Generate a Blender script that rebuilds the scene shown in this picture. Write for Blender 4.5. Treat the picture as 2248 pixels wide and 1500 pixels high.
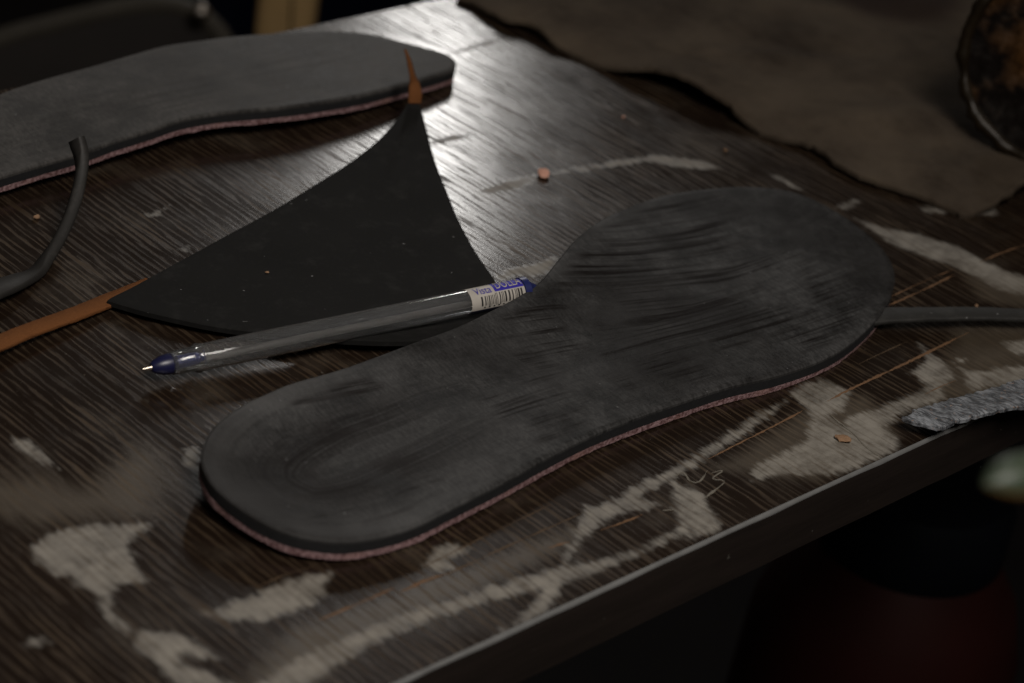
import bpy, bmesh, math, random
import numpy as np
from mathutils import Vector, Matrix, noise
from mathutils.geometry import delaunay_2d_cdt

random.seed(7)
scene = bpy.context.scene
for o in list(bpy.data.objects):
    bpy.data.objects.remove(o)
col = scene.collection

# ------------------------------------------------------------------ camera
FPX, CX, CY = 5261.0, 1124.0, 750.0          # focal length and centre, in pixels of the 2248 px frame
CAM_H = 0.353                                 # metres above the table top (z = 0)
PITCH, ROLL, YAW = math.radians(29), math.radians(10), math.radians(49)


def camera_axes():
    p, r, y = PITCH, ROLL, YAW
    up = np.array([0, -math.cos(p), -math.sin(p)])
    fw = np.array([0, -math.sin(p), math.cos(p)])
    rt = np.array([1.0, 0, 0])
    R = np.array([[math.cos(r), -math.sin(r), 0], [math.sin(r), math.cos(r), 0], [0, 0, 1]])
    up, fw, rt = R @ up, R @ fw, R @ rt
    X = rt * math.cos(y) + fw * math.sin(y)
    Y = -rt * math.sin(y) + fw * math.cos(y)
    return X, Y, up


AX, AY, AZ = camera_axes()
ix = Vector((AX[0], AY[0], AZ[0]))
iy = Vector((AX[1], AY[1], AZ[1]))
iz = Vector((AX[2], AY[2], AZ[2]))


def ray(px, py):
    return (ix * (px - CX) + iy * (py - CY) + iz * FPX).normalized()


def at(px, py, z=0.0):
    """point of the scene seen at a pixel of the photograph, at height z"""
    d = ray(px, py)
    return Vector((0, 0, CAM_H)) + d * ((z - CAM_H) / d.z)


def dist(px, py, t):
    return Vector((0, 0, CAM_H)) + ray(px, py) * t


cam_data = bpy.data.cameras.new("camera")
cam = bpy.data.objects.new("camera", cam_data)
col.objects.link(cam)
m = Matrix.Identity(4)
for i, v in enumerate((ix, -iy, -iz)):
    m[0][i], m[1][i], m[2][i] = v
m[2][3] = CAM_H
cam.matrix_world = m
cam_data.sensor_width = 36
cam_data.lens = FPX / 2248 * 36
cam_data.clip_start, cam_data.clip_end = 0.05, 50
cam_data.dof.use_dof = True
cam_data.dof.focus_distance = (at(1000, 740, 0.006) - Vector((0, 0, CAM_H))).length
cam_data.dof.aperture_fstop = 11.5
scene.camera = cam

# ------------------------------------------------------------------ light
world = bpy.data.worlds.new("World")
scene.world = world
world.use_nodes = True
bg = world.node_tree.nodes["Background"]
bg.inputs[0].default_value = (1.0, 0.86, 0.72, 1)
bg.inputs[1].default_value = 0.022


def area(name, loc, target, size, sizey, power, color, spread=180):
    ld = bpy.data.lights.new(name, 'AREA')
    ld.shape = 'RECTANGLE'
    ld.size, ld.size_y = size, sizey
    ld.energy = power
    ld.color = color
    ld.spread = math.radians(spread)
    lo = bpy.data.objects.new(name, ld)
    col.objects.link(lo)
    lo.location = loc
    lo.rotation_euler = (Vector(target) - Vector(loc)).to_track_quat('-Z', 'Y').to_euler()
    return lo


# window light low behind the table: its reflection is the bright patch on the laminate
_p = at(900, 430)
_r = ray(900, 430)
_r = Vector((_r.x, _r.y, -_r.z))
area("window_light", _p + _r * 1.9, _p, 0.085, 0.46, 2.9, (1.0, 0.97, 0.93))
# soft room lamp above the photographer's right shoulder
_t = at(620, 980)
area("room_light", Vector((0.16, -0.22, 0.95)), _t, 0.45, 0.45, 1.3, (1.0, 0.94, 0.87), 62)

scene.view_settings.view_transform = 'Standard'
scene.view_settings.look = 'None'
scene.view_settings.exposure = 0.0
scene.view_settings.gamma = 1.0
scene.render.engine = 'CYCLES'
scene.cycles.use_denoising = True
scene.cycles.max_bounces = 12
scene.cycles.transmission_bounces = 10
scene.cycles.transparent_max_bounces = 12


# ------------------------------------------------------------------ material helpers
class NT:
    def __init__(self, name):
        self.mat = bpy.data.materials.new(name)
        self.mat.use_nodes = True
        self.t = self.mat.node_tree
        self.b = self.t.nodes["Principled BSDF"]

    def link(self, a, b):
        self.t.links.new(a, b)

    def val(self, sock, v):
        if isinstance(v, bpy.types.NodeSocket):
            self.link(v, sock)
        elif isinstance(v, (tuple, list)) and len(v) == 3 and sock.type == 'RGBA':
            sock.default_value = (*v, 1)
        else:
            sock.default_value = v

    def node(self, kind, **kw):
        n = self.t.nodes.new(kind)
        for k, v in kw.items():
            setattr(n, k, v)
        return n

    def coord(self, out='Object'):
        return self.node('ShaderNodeTexCoord').outputs[out]

    def mapping(self, vec, scale=(1, 1, 1), rot=(0, 0, 0), loc=(0, 0, 0)):
        n = self.node('ShaderNodeMapping')
        self.link(vec, n.inputs['Vector'])
        n.inputs['Scale'].default_value = scale
        n.inputs['Rotation'].default_value = rot
        n.inputs['Location'].default_value = loc
        return n.outputs[0]

    def noise(self, vec, scale=1.0, detail=3.0, rough=0.5, dist=0.0):
        n = self.node('ShaderNodeTexNoise')
        self.link(vec, n.inputs['Vector'])
        n.inputs['Scale'].default_value = scale
        n.inputs['Detail'].default_value = detail
        n.inputs['Roughness'].default_value = rough
        n.inputs['Distortion'].default_value = dist
        return n.outputs['Fac']

    def math(self, op, a, b=0.0, c=0.0, clamp=False):
        n = self.node('ShaderNodeMath', operation=op)
        n.use_clamp = clamp
        self.val(n.inputs[0], a)
        self.val(n.inputs[1], b)
        self.val(n.inputs[2], c)
        return n.outputs[0]

    def step(self, x, lo, hi, a=0.0, b=1.0):
        n = self.node('ShaderNodeMapRange', interpolation_type='SMOOTHSTEP')
        self.val(n.inputs[0], x)
        self.val(n.inputs[1], lo)
        self.val(n.inputs[2], hi)
        self.val(n.inputs[3], a)
        self.val(n.inputs[4], b)
        return n.outputs[0]

    def mix(self, f, a, b):
        n = self.node('ShaderNodeMix', data_type='RGBA')
        self.val(n.inputs[0], f)
        self.val(n.inputs[6], a)
        self.val(n.inputs[7], b)
        return n.outputs[2]

    def mixf(self, f, a, b):
        n = self.node('ShaderNodeMix', data_type='FLOAT')
        self.val(n.inputs[0], f)
        self.val(n.inputs[2], a)
        self.val(n.inputs[3], b)
        return n.outputs[0]

    def attr(self, name):
        return self.node('ShaderNodeAttribute', attribute_name=name).outputs['Fac']

    def combine(self, x, y, z=0.0):
        n = self.node('ShaderNodeCombineXYZ')
        for s, v in zip(n.inputs, (x, y, z)):
            self.val(s, v)
        return n.outputs[0]

    def sep(self, v):
        n = self.node('ShaderNodeSeparateXYZ')
        self.link(v, n.inputs[0])
        return n.outputs

    def bump(self, h, strength=0.5, distance=0.001, normal=None):
        n = self.node('ShaderNodeBump')
        self.link(h, n.inputs['Height'])
        n.inputs['Strength'].default_value = strength
        n.inputs['Distance'].default_value = distance
        if normal is not None:
            self.link(normal, n.inputs['Normal'])
        return n.outputs[0]

    def out(self, base=None, rough=None, spec=None, normal=None, **kw):
        b = self.b
        if base is not None:
            self.val(b.inputs['Base Color'], base)
        if rough is not None:
            self.val(b.inputs['Roughness'], rough)
        if spec is not None:
            self.val(b.inputs['Specular IOR Level'], spec)
        if normal is not None:
            self.link(normal, b.inputs['Normal'])
        for k, v in kw.items():
            self.val(b.inputs[k.replace('_', ' ')], v)
        return self.mat


def plain(name, color, rough=0.6, spec=0.4, var=0.25, scale=300, bump=0.0, **kw):
    n = NT(name)
    co = n.coord()
    f = n.noise(co, scale, 4)
    c = n.mix(f, tuple(x * (1 - var) for x in color), tuple(x * (1 + var) for x in color))
    nm = n.bump(f, bump, 0.0005) if bump else None
    return n.out(c, rough, spec, nm, **kw)


# ------------------------------------------------------------------ geometry helpers
def mesh_object(name, verts, faces, mat, parent=None, smooth=True, attrs=None):
    me = bpy.data.meshes.new(name)
    me.from_pydata([tuple(v) for v in verts], [], faces)
    me.update()
    if attrs:
        for k, v in attrs.items():
            a = me.attributes.new(k, 'FLOAT', 'POINT')
            a.data.foreach_set('value', np.asarray(v, dtype=np.float32))
    if mat:
        me.materials.append(mat)
    if smooth:
        me.polygons.foreach_set('use_smooth', [True] * len(me.polygons))
    o = bpy.data.objects.new(name, me)
    col.objects.link(o)
    if parent:
        o.parent = parent
    return o


def sharp(o, angle=40):
    me = o.data
    bm = bmesh.new()
    bm.from_mesh(me)
    bmesh.ops.recalc_face_normals(bm, faces=bm.faces)
    for e in bm.edges:
        if len(e.link_faces) == 2 and e.calc_face_angle(0) > math.radians(angle):
            e.smooth = False
    bm.to_mesh(me)
    bm.free()
    return o


def empty(name, loc=(0, 0, 0)):
    o = bpy.data.objects.new(name, None)
    o.empty_display_size = 0.01
    col.objects.link(o)
    o.location = loc
    return o


def tag(o, label, cat=None, group=None, kind=None):
    if label:
        o["label"] = label
    if cat:
        o["category"] = cat
    if group:
        o["group"] = group
    if kind:
        o["kind"] = kind
    return o


def catmull(pts, step, closed=True):
    """resample a polyline of n-vectors with a Catmull-Rom spline"""
    P = [np.array(p, float) for p in pts]
    n = len(P)
    out = []
    rng = range(n) if closed else range(n - 1)
    for i in rng:
        if closed:
            a, b, c, d = P[i - 1], P[i], P[(i + 1) % n], P[(i + 2) % n]
        else:
            b, c = P[i], P[i + 1]
            a = P[i - 1] if i else 2 * b - c
            d = P[i + 2] if i + 2 < n else 2 * c - b
        k = max(1, int(round(np.linalg.norm((c - b)[:3]) / step)))
        for j in range(k):
            t = j / k
            out.append(0.5 * ((2 * b) + (-a + c) * t + (2 * a - 5 * b + 4 * c - d) * t * t + (-a + 3 * b - 3 * c + d) * t ** 3))
    if not closed:
        out.append(P[-1])
    return np.array(out)


def inside(poly, P):
    x, y = P[:, 0], P[:, 1]
    r = np.zeros(len(P), bool)
    j = len(poly) - 1
    for i in range(len(poly)):
        xi, yi, xj, yj = poly[i][0], poly[i][1], poly[j][0], poly[j][1]
        c = ((yi > y) != (yj > y)) & (x < (xj - xi) * (y - yi) / (yj - yi + 1e-15) + xi)
        r ^= c
        j = i
    return r


def seg_dist(poly, P, closed=True):
    d = np.full(len(P), 1e9)
    n = len(poly)
    for i in range(n if closed else n - 1):
        a, b = np.array(poly[i][:2]), np.array(poly[(i + 1) % n][:2])
        ab = b - a
        t = np.clip(((P - a) @ ab) / (ab @ ab + 1e-15), 0, 1)
        q = a + t[:, None] * ab
        d = np.minimum(d, np.hypot(P[:, 0] - q[:, 0], P[:, 1] - q[:, 1]))
    return d


def sheet_topology(bound, inset, spacing, jitter=0.25):
    """triangulate a closed outline: outline ring, an inset ring and a grid inside"""
    n = len(bound)
    b2 = bound[:, :2]
    tang = np.roll(b2, -1, 0) - np.roll(b2, 1, 0)
    tang /= np.linalg.norm(tang, axis=1)[:, None] + 1e-12
    nor = np.stack([-tang[:, 1], tang[:, 0]], 1)
    area2 = np.sum(b2[:, 0] * np.roll(b2[:, 1], -1) - np.roll(b2[:, 0], -1) * b2[:, 1])
    if area2 < 0:
        nor = -nor
    rings_ = [b2 + nor * inset]
    for k in (0.0022, 0.0045, 0.0075):
        if k < spacing * 1.9:
            r_ = b2 + nor * k
            r_ = r_[inside(b2, r_)]
            if len(r_):
                r_ = r_[seg_dist(b2, r_) > 0.9 * k]
                rings_.append(r_)
    kmax = max([inset] + [k for k in (0.0022, 0.0045, 0.0075) if k < spacing * 1.9])
    ring = np.concatenate(rings_)
    lo, hi = b2.min(0), b2.max(0)
    gx, gy = np.meshgrid(np.arange(lo[0], hi[0], spacing), np.arange(lo[1], hi[1], spacing))
    G = np.stack([gx.ravel(), gy.ravel()], 1)
    rs = np.random.RandomState(3)
    G = G + rs.uniform(-jitter, jitter, G.shape) * spacing
    G = G[inside(b2, G)]
    G = G[seg_dist(b2, G) > max(spacing * 0.6, kmax + spacing * 0.5)]
    allp = np.concatenate([b2, ring, G])
    edges = [(i, (i + 1) % n) for i in range(n)]
    v, e, f, ov, oe, of = delaunay_2d_cdt([Vector(p) for p in allp], edges, [], 1, 1e-7)
    src = [o[0] if o else -1 for o in ov]
    return np.array([tuple(p) for p in v]), [tuple(t) for t in f], src, n


def rim_height(bound, P, power=3.0):
    out = np.zeros(len(P))
    for i in range(0, len(P), 400):
        d = np.linalg.norm(P[i:i + 400, None, :2] - bound[None, :, :2], axis=2) + 1e-5
        w = d ** -power
        out[i:i + 400] = (w * bound[None, :, 2]).sum(1) / w.sum(1)
    return out


def layer(name, P, F, ztop, zbot, nb, src, mat, parent, attrs, drop=0.0, smooth=True, ragged=0.0):
    """closed slab between two height fields over one triangulation; nb outline points come first in src"""
    n = len(P)
    zt = ztop.copy()
    order = {s: i for i, s in enumerate(src) if 0 <= s < nb}
    bnd = [order[i] for i in range(nb) if i in order]
    zt[bnd] -= drop
    if ragged:
        rg = np.random.RandomState(8)
        P, zbot = P.copy(), zbot.copy()
        P[bnd] += rg.normal(0, ragged, (len(bnd), 2))
        zbot[bnd] += rg.normal(0, ragged, len(bnd))
    verts = [(P[i, 0], P[i, 1], zt[i]) for i in range(n)] + [(P[i, 0], P[i, 1], zbot[i]) for i in range(n)]
    faces = [tuple(f) for f in F] + [tuple(n + k for k in reversed(f)) for f in F]
    for a, b in zip(bnd, bnd[1:] + bnd[:1]):
        faces.append((a, n + a, n + b, b))
    at2 = {k: list(v) + list(v) for k, v in attrs.items()} if attrs else None
    o = mesh_object(name, verts, faces, mat, parent, smooth, at2)
    sharp(o, 38)
    return o


def ribbon(name, path, mat, parent=None, subdiv=0.002, seed=0, rough=0.0, attrs=True):
    """strip of rectangular section along points (x, y, z, width, thickness, roll in degrees)"""
    S = catmull(path, subdiv, closed=False)
    n = len(S)
    verts, faces, al = [], [], []
    rs = random.Random(seed)
    L = 0
    for i in range(n):
        p = Vector(S[i, :3])
        t = Vector(S[min(i + 1, n - 1), :3]) - Vector(S[max(i - 1, 0), :3])
        t.normalize()
        side = t.cross(Vector((0, 0, 1)))
        if side.length < 1e-3:
            side = Vector((1, 0, 0))
        side.normalize()
        up = side.cross(t).normalized()
        q = Matrix.Rotation(math.radians(S[i, 5]), 3, t)
        side, up = q @ side, q @ up
        w, h = S[i, 3] / 2, S[i, 4] / 2
        j = lambda: rs.uniform(-rough, rough)
        b = min(h, w) * 0.35
        prof = [(-w, -h + b), (-w, h - b), (-w + b, h), (0, h), (w - b, h), (w, h - b), (w, -h + b), (w - b, -h), (0, -h), (-w + b, -h)]
        for (a, c) in prof:
            verts.append(p + side * (a + (j() if abs(a) > w * .6 else 0)) + up * (c + j() * .3))
        if i:
            L += (p - Vector(S[i - 1, :3])).length
    k = 10
    for i in range(n - 1):
        for a in range(k):
            faces.append((i * k + a, i * k + (a + 1) % k, (i + 1) * k + (a + 1) % k, (i + 1) * k + a))
    faces.append(tuple(range(k)))
    faces.append(tuple((n - 1) * k + a for a in reversed(range(k))))
    o = mesh_object(name, verts, faces, mat, parent)
    return sharp(o, 60)


def lathe(name, prof, mat, parent=None, seg=48, axis='X', closed=False):
    """revolve (position along axis, radius) points"""
    verts, faces = [], []
    n = len(prof)
    for (x, r) in prof:
        for k in range(seg):
            a = 2 * math.pi * k / seg
            c, s = math.cos(a) * r, math.sin(a) * r
            verts.append((x, s, c) if axis == 'X' else (s, c, x))
    for i in range(n if closed else n - 1):
        j = (i + 1) % n
        for k in range(seg):
            faces.append((i * seg + k, i * seg + (k + 1) % seg, j * seg + (k + 1) % seg, j * seg + k))
    if not closed:
        if prof[0][1] > 1e-6:
            faces.append(tuple(range(seg)))
        if prof[-1][1] > 1e-6:
            faces.append(tuple((n - 1) * seg + k for k in reversed(range(seg))))
    o = mesh_object(name, verts, faces, mat, parent)
    bm = bmesh.new()
    bm.from_mesh(o.data)
    bmesh.ops.remove_doubles(bm, verts=bm.verts, dist=1e-7)
    bm.to_mesh(o.data)
    bm.free()
    return sharp(o, 40)


# ------------------------------------------------------------------ materials
def table_material():
    n = NT("wenge_laminate")
    co = n.coord()
    x, y, z = n.sep(co)
    warp = n.noise(n.mapping(co, (150, 110, 1)), 1, 2)
    warp2 = n.noise(n.mapping(co, (14, 5, 1)), 1, 2)
    xx = n.math('ADD', x, n.math('MULTIPLY', n.math('SUBTRACT', warp, 0.5), 0.0011))
    xx = n.math('ADD', xx, n.math('MULTIPLY', n.math('SUBTRACT', warp2, 0.5), 0.006))
    wob = n.noise(n.combine(n.math('MULTIPLY', x, 210), n.math('MULTIPLY', y, 17), 2), 1.0, 2.0, 0.5)
    brk = n.noise(n.combine(n.math('MULTIPLY', xx, 1000), n.math('MULTIPLY', y, 60), 4), 1.0, 3.0, 0.6)
    ph = n.math('ADD', n.math('MULTIPLY', xx, 2 * math.pi / 0.0027), n.math('MULTIPLY', wob, 15.0))
    g = n.math('ADD', n.math('MULTIPLY', n.math('SINE', ph), 0.40), n.math('MULTIPLY', n.math('SUBTRACT', brk, 0.5), 2.1))
    pore = n.step(g, 0.0, 0.55)
    v2 = n.combine(n.math('MULTIPLY', xx, 1500), n.math('MULTIPLY', y, 60), 3)
    fine = n.noise(v2, 1.0, 2, 0.5)
    broad = n.noise(n.mapping(co, (16, 7, 1)), 1, 3)
    dirt = n.noise(co, 38, 5, 0.6)
    speck = n.step(n.noise(co, 900, 2), 0.70, 0.78)
    board = n.mix(broad, (0.0085, 0.0052, 0.0036), (0.019, 0.0118, 0.0078))
    pores = n.mix(fine, (0.022, 0.0138, 0.0082), (0.086, 0.060, 0.038))
    worn = n.noise(n.mapping(co, (60, 25, 1)), 1, 4, 0.6)
    base = n.mix(n.math('MULTIPLY', pore, n.step(worn, 0.34, 0.62, 0.15, 1.0)), board, pores)
    base = n.mix(n.math('MULTIPLY', n.step(dirt, 0.52, 0.75), 0.35), base, (0.085, 0.068, 0.05))
    base = n.mix(n.math('MULTIPLY', speck, 0.35), base, (0.22, 0.19, 0.15))
    rough = n.mixf(pore, 0.185, 0.46)
    rough = n.math('ADD', rough, n.math('MULTIPLY', n.math('SUBTRACT', dirt, 0.5), 0.25))
    spec = n.mixf(pore, 0.40, 0.08)
    # dried glue: the attribute is 0.5 on the outline of a smear; grain and noise fray it
    glue = n.attr("glue")
    fray = n.noise(n.combine(n.math('MULTIPLY', xx, 500), n.math('MULTIPLY', y, 90), 7), 1, 3, 0.6)
    fr2 = n.noise(co, 240, 4, 0.6)
    gm = n.math('ADD', glue, n.math('MULTIPLY', n.math('SUBTRACT', fray, 0.5), 0.7))
    gm = n.math('ADD', gm, n.math('MULTIPLY', n.math('SUBTRACT', fr2, 0.5), 0.45))
    gm = n.math('SUBTRACT', gm, n.math('MULTIPLY', pore, 0.06))
    gmask = n.step(gm, 0.40, 0.78)
    thin = n.noise(co, 95, 6, 0.7)
    gmask = n.math('MULTIPLY', n.math('MULTIPLY', gmask, 0.88), n.math('SUBTRACT', n.step(thin, 0.28, 0.66, 0.36, 1.0), n.math('MULTIPLY', pore, 0.28)))
    gcol = n.mix(n.noise(co, 150, 4), (0.21, 0.19, 0.162), (0.345, 0.32, 0.28))
    film = n.attr("film")
    fm = n.math('MULTIPLY', n.step(n.math('ADD', film, n.math('MULTIPLY', n.math('SUBTRACT', fray, 0.5), 0.7)), 0.25, 0.95), 0.36)
    base = n.mix(fm, base, (0.135, 0.108, 0.076))
    base = n.mix(gmask, base, gcol)
    cover = n.math('MAXIMUM', gmask, n.math('MULTIPLY', fm, 0.8))
    rough = n.mixf(cover, rough, 0.72)
    spec = n.mixf(cover, spec, 0.25)
    h = n.math('SUBTRACT', n.math('MULTIPLY', fine, 0.25), pore)
    h = n.math('MULTIPLY', h, n.math('SUBTRACT', 1.0, n.math('MULTIPLY', gmask, 0.85)))
    h = n.math('ADD', h, n.math('MULTIPLY', gmask, 1.6))
    nm = n.bump(h, 0.17, 0.00005)
    nm = n.bump(n.noise(co, 1600, 3), 0.10, 0.0002, nm)
    return n.out(base, rough, spec, nm)


def insole_leather(name, c0, c1, streak=1.0, sheen=0.5):
    n = NT(name)
    co = n.coord()
    al, ed, ac, t = n.attr("along"), n.attr("edge"), n.attr("across"), n.attr("t")
    ed2 = n.math('ADD', n.math('MULTIPLY', ac, 0.85), n.math('MULTIPLY', ed, 0.22))
    s1 = n.noise(n.combine(n.math('MULTIPLY', al, 9), n.math('MULTIPLY', ed2, 430), 0), 1, 6, 0.72)
    s2 = n.noise(n.combine(n.math('MULTIPLY', al, 1100), n.math('MULTIPLY', ac, 260), 5), 1, 4, 0.65)
    arcs = n.noise(n.combine(n.math('MULTIPLY', al, 12), n.math('MULTIPLY', ed, 620), 8), 1, 4, 0.65)
    patch = n.noise(co, 24, 4, 0.6)
    big = n.noise(co, 60, 5, 0.65)
    fore = n.math('MULTIPLY', n.step(t, 0.42, 0.62), n.step(t, 0.97, 0.86))
    pm_ = n.step(n.math('ADD', patch, n.math('MULTIPLY', fore, 0.10)), 0.44, 0.62)
    f = n.math('MULTIPLY', n.math('MULTIPLY', n.step(s1, 0.44, 0.61), pm_), n.step(t, 0.93, 0.80, 0.25, 1.0))
    ring = n.math('SUBTRACT', ed, 0.022)
    ring = n.math('POWER', 2.718, n.math('MULTIPLY', n.math('MULTIPLY', ring, ring), -14000.0))
    heel = n.math('MULTIPLY', n.math('MULTIPLY', ring, n.step(t, 0.42, 0.16)), n.step(n.math('ADD', n.math('MULTIPLY', big, 0.5), n.math('MULTIPLY', arcs, 0.5)), 0.36, 0.58))
    f = n.math('MAXIMUM', f, n.math('MULTIPLY', heel, 0.85))
    f = n.math('MULTIPLY', f, n.math('MULTIPLY', n.step(ed, 0.001, 0.007), streak))
    grain = n.noise(co, 1300, 5, 0.72)
    scuff = n.step(n.math('ADD', n.math('MULTIPLY', s2, 0.6), n.math('MULTIPLY', grain, 0.4)), 0.43, 0.60)
    base = n.mix(n.step(n.math('ADD', n.math('MULTIPLY', big, 0.6), n.math('MULTIPLY', s1, 0.4)), 0.36, 0.64), c0, c1)
    base = n.mix(n.math('MULTIPLY', scuff, n.step(big, 0.25, 0.7, 0.12, 0.60)), base, tuple(k * 2.2 for k in c1))
    base = n.mix(n.math('MULTIPLY', f, 0.96), base, (0.0050, 0.0032, 0.0025))
    rim_light = n.math('MULTIPLY', n.math('MULTIPLY', n.step(ed, 0.014, 0.003), n.step(t, 0.34, 0.08)), n.step(arcs, 0.30, 0.60, 0.3, 1.0))  # light on the heel rim painted into the colour to deepen the dish
    base = n.mix(n.math('MULTIPLY', rim_light, 0.6), base, tuple(k * 2.0 for k in c1))
    wear = n.step(n.noise(n.mapping(co, (1, 1, 1), (0, 0, 0), (3.1, 1.7, 0)), 17, 3, 0.55), 0.44, 0.66)
    base = n.mix(n.math('MULTIPLY', wear, 0.62 * streak), base, (0.0060, 0.0046, 0.0040))
    lint = n.step(n.noise(co, 520, 2, 0.7), 0.735, 0.765)
    base = n.mix(n.math('MULTIPLY', lint, 0.55), base, (0.26, 0.26, 0.27))
    rough = n.math('ADD', n.mixf(scuff, 0.47, 0.58), n.math('MULTIPLY', n.math('SUBTRACT', big, 0.5), 0.2))
    nm = n.bump(n.math('ADD', grain, n.math('MULTIPLY', s2, 0.6)), 0.38, 0.00025)
    return n.out(base, rough, n.mixf(f, sheen, sheen * 0.4), nm)


M = {}
M['table'] = table_material()
M['edge'] = plain("dark_board_edge", (0.014, 0.010, 0.0085), 0.45, 0.4, 0.5, 120, 0.3)
n = NT("dark_board_edge_worn")
co = n.coord()
f = n.noise(n.mapping(co, (25, 200, 200)), 1, 5, 0.65)
sp = n.step(n.noise(co, 260, 2, 0.7), 0.70, 0.76)
c = n.mix(f, (0.008, 0.006, 0.005), (0.024, 0.017, 0.014))
c = n.mix(n.math('MULTIPLY', sp, 0.5), c, (0.14, 0.13, 0.115))
M['edge'] = n.out(c, 0.5, 0.35, n.bump(f, 0.4, 0.0006))
M['arris'] = plain("worn_edge_band", (0.15, 0.15, 0.148), 0.33, 0.6, 0.3, 200, 0.2)
M['scratch'] = plain("raw_board_scratch", (0.16, 0.088, 0.046), 0.8, 0.2, 0.45, 600)
M['scratch_faint'] = plain("faint_scratch", (0.085, 0.056, 0.034), 0.8, 0.2, 0.4, 600)
M['gluebead'] = plain("dried_glue_thread", (0.15, 0.135, 0.11), 0.6, 0.3, 0.2, 300)
M['insole'] = insole_leather("charcoal_insole_leather", (0.0100, 0.0097, 0.0095), (0.0440, 0.0432, 0.0430), 1.0, 0.11)
M['insole_b'] = insole_leather("grey_insole_leather", (0.022, 0.0208, 0.0198), (0.055, 0.052, 0.0495), 0.4, 0.12)
M['foam'] = plain("black_foam_edge", (0.012, 0.012, 0.013), 0.75, 0.3, 0.3, 700, 0.3)
n = NT("pink_felt")
co = n.coord()
f = n.noise(co, 950, 3, 0.7)
big = n.noise(co, 90, 3)
c = n.mix(n.step(f, 0.35, 0.65), (0.105, 0.052, 0.052), (0.33, 0.215, 0.22))
c = n.mix(n.math('MULTIPLY', n.step(big, 0.5, 0.75), 0.5), c, (0.26, 0.14, 0.11))
M['pink'] = n.out(c, 0.9, 0.1, n.bump(f, 0.8, 0.0006))


def scrap_black(name, c, rough=0.75, spec=0.2):
    n = NT(name)
    co = n.coord()
    f = n.noise(co, 700, 4, 0.6)
    b = n.noise(co, 40, 3)
    base = n.mix(b, tuple(k * 0.75 for k in c), tuple(k * 1.25 for k in c))
    base = n.mix(n.math('MULTIPLY', n.step(f, 0.55, 0.8), 0.3), base, tuple(k * 3 for k in c))
    dust = n.noise(co, 85, 6, 0.72)
    base = n.mix(n.math('MULTIPLY', n.step(dust, 0.50, 0.72), 0.40), base, tuple(k * 3.2 for k in c))
    lint = n.step(n.noise(co, 330, 1), 0.77, 0.80)
    base = n.mix(n.math('MULTIPLY', lint, 0.5), base, (0.3, 0.3, 0.3))
    return n.out(base, rough, spec, n.bump(f, 0.2, 0.0003))


M['black_leather'] = scrap_black("matte_black_leather", (0.0095, 0.0092, 0.0088), 0.8, 0.12)
M['strip_black'] = scrap_black("dark_leather_strip", (0.019, 0.0175, 0.016), 0.6, 0.35)
M['strap_grey'] = scrap_black("grey_black_strap", (0.021, 0.020, 0.0185), 0.6, 0.35)
n = NT("tan_suede")
co = n.coord()
f = n.noise(co, 1400, 4, 0.7)
b = n.noise(co, 120, 3)
c = n.mix(f, (0.075, 0.027, 0.009), (0.20, 0.078, 0.026))
c = n.mix(n.math('MULTIPLY', b, 0.4), c, (0.21, 0.08, 0.025))
M['tan'] = n.out(c, 0.9, 0.15, n.bump(f, 0.6, 0.0006))

n = NT("split_hide_suede")
co = n.coord()
f = n.noise(co, 500, 5, 0.7)
b = n.noise(co, 22, 5, 0.65)
m2 = n.step(n.noise(n.mapping(co, (110, 45, 1), (0, 0, 0.8)), 1, 5, 0.7), 0.35, 0.65)
b = n.step(b, 0.3, 0.7)
c = n.mix(b, (0.027, 0.0185, 0.0125), (0.092, 0.070, 0.049))
c = n.mix(n.math('MULTIPLY', m2, 0.5), c, (0.070, 0.054, 0.040))
c = n.mix(n.math('MULTIPLY', n.step(f, 0.52, 0.75), 0.35), c, (0.095, 0.077, 0.058))
c = n.mix(n.math('MULTIPLY', n.step(n.attr("painted_shadow"), 0.35, 0.75), 0.86), c, (0.020, 0.010, 0.007))  # round cast shadow painted dark into the hide colour
M['hide'] = n.out(c, 0.92, 0.15, n.bump(n.math('ADD', f, n.math('MULTIPLY', m2, 0.5)), 0.6, 0.0007))

n = NT("clear_pen_plastic")
co = n.coord()
f = n.noise(n.mapping(co, (60, 400, 400)), 1, 4, 0.6)
M['clear'] = n.out((0.93, 0.94, 0.95), n.step(f, 0.45, 0.75, 0.015, 0.16), 0.5, n.bump(f, 0.05, 0.0004), Transmission_Weight=0.97, IOR=1.49)
M['blue'] = plain("blue_plastic", (0.011, 0.017, 0.095), 0.38, 0.5, 0.15, 200)
M['navy_plastic'] = plain("dark_blue_plastic", (0.009, 0.010, 0.042), 0.35, 0.5, 0.15, 200)
M['metal'] = plain("nib_metal", (0.55, 0.48, 0.40), 0.3, 0.5, 0.1, 200, 0, Metallic=1.0)
M['paper'] = plain("label_paper", (0.42, 0.39, 0.35), 0.5, 0.4, 0.1, 500)
M['ink_blue'] = plain("label_blue_ink", (0.030, 0.022, 0.30), 0.5, 0.4, 0.05, 500)
M['ink_black'] = plain("barcode_ink", (0.018, 0.017, 0.017), 0.5, 0.4, 0.05, 500)
M['ink_navy'] = plain("label_dark_ink", (0.010, 0.010, 0.022), 0.5, 0.4, 0.05, 500)

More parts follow.
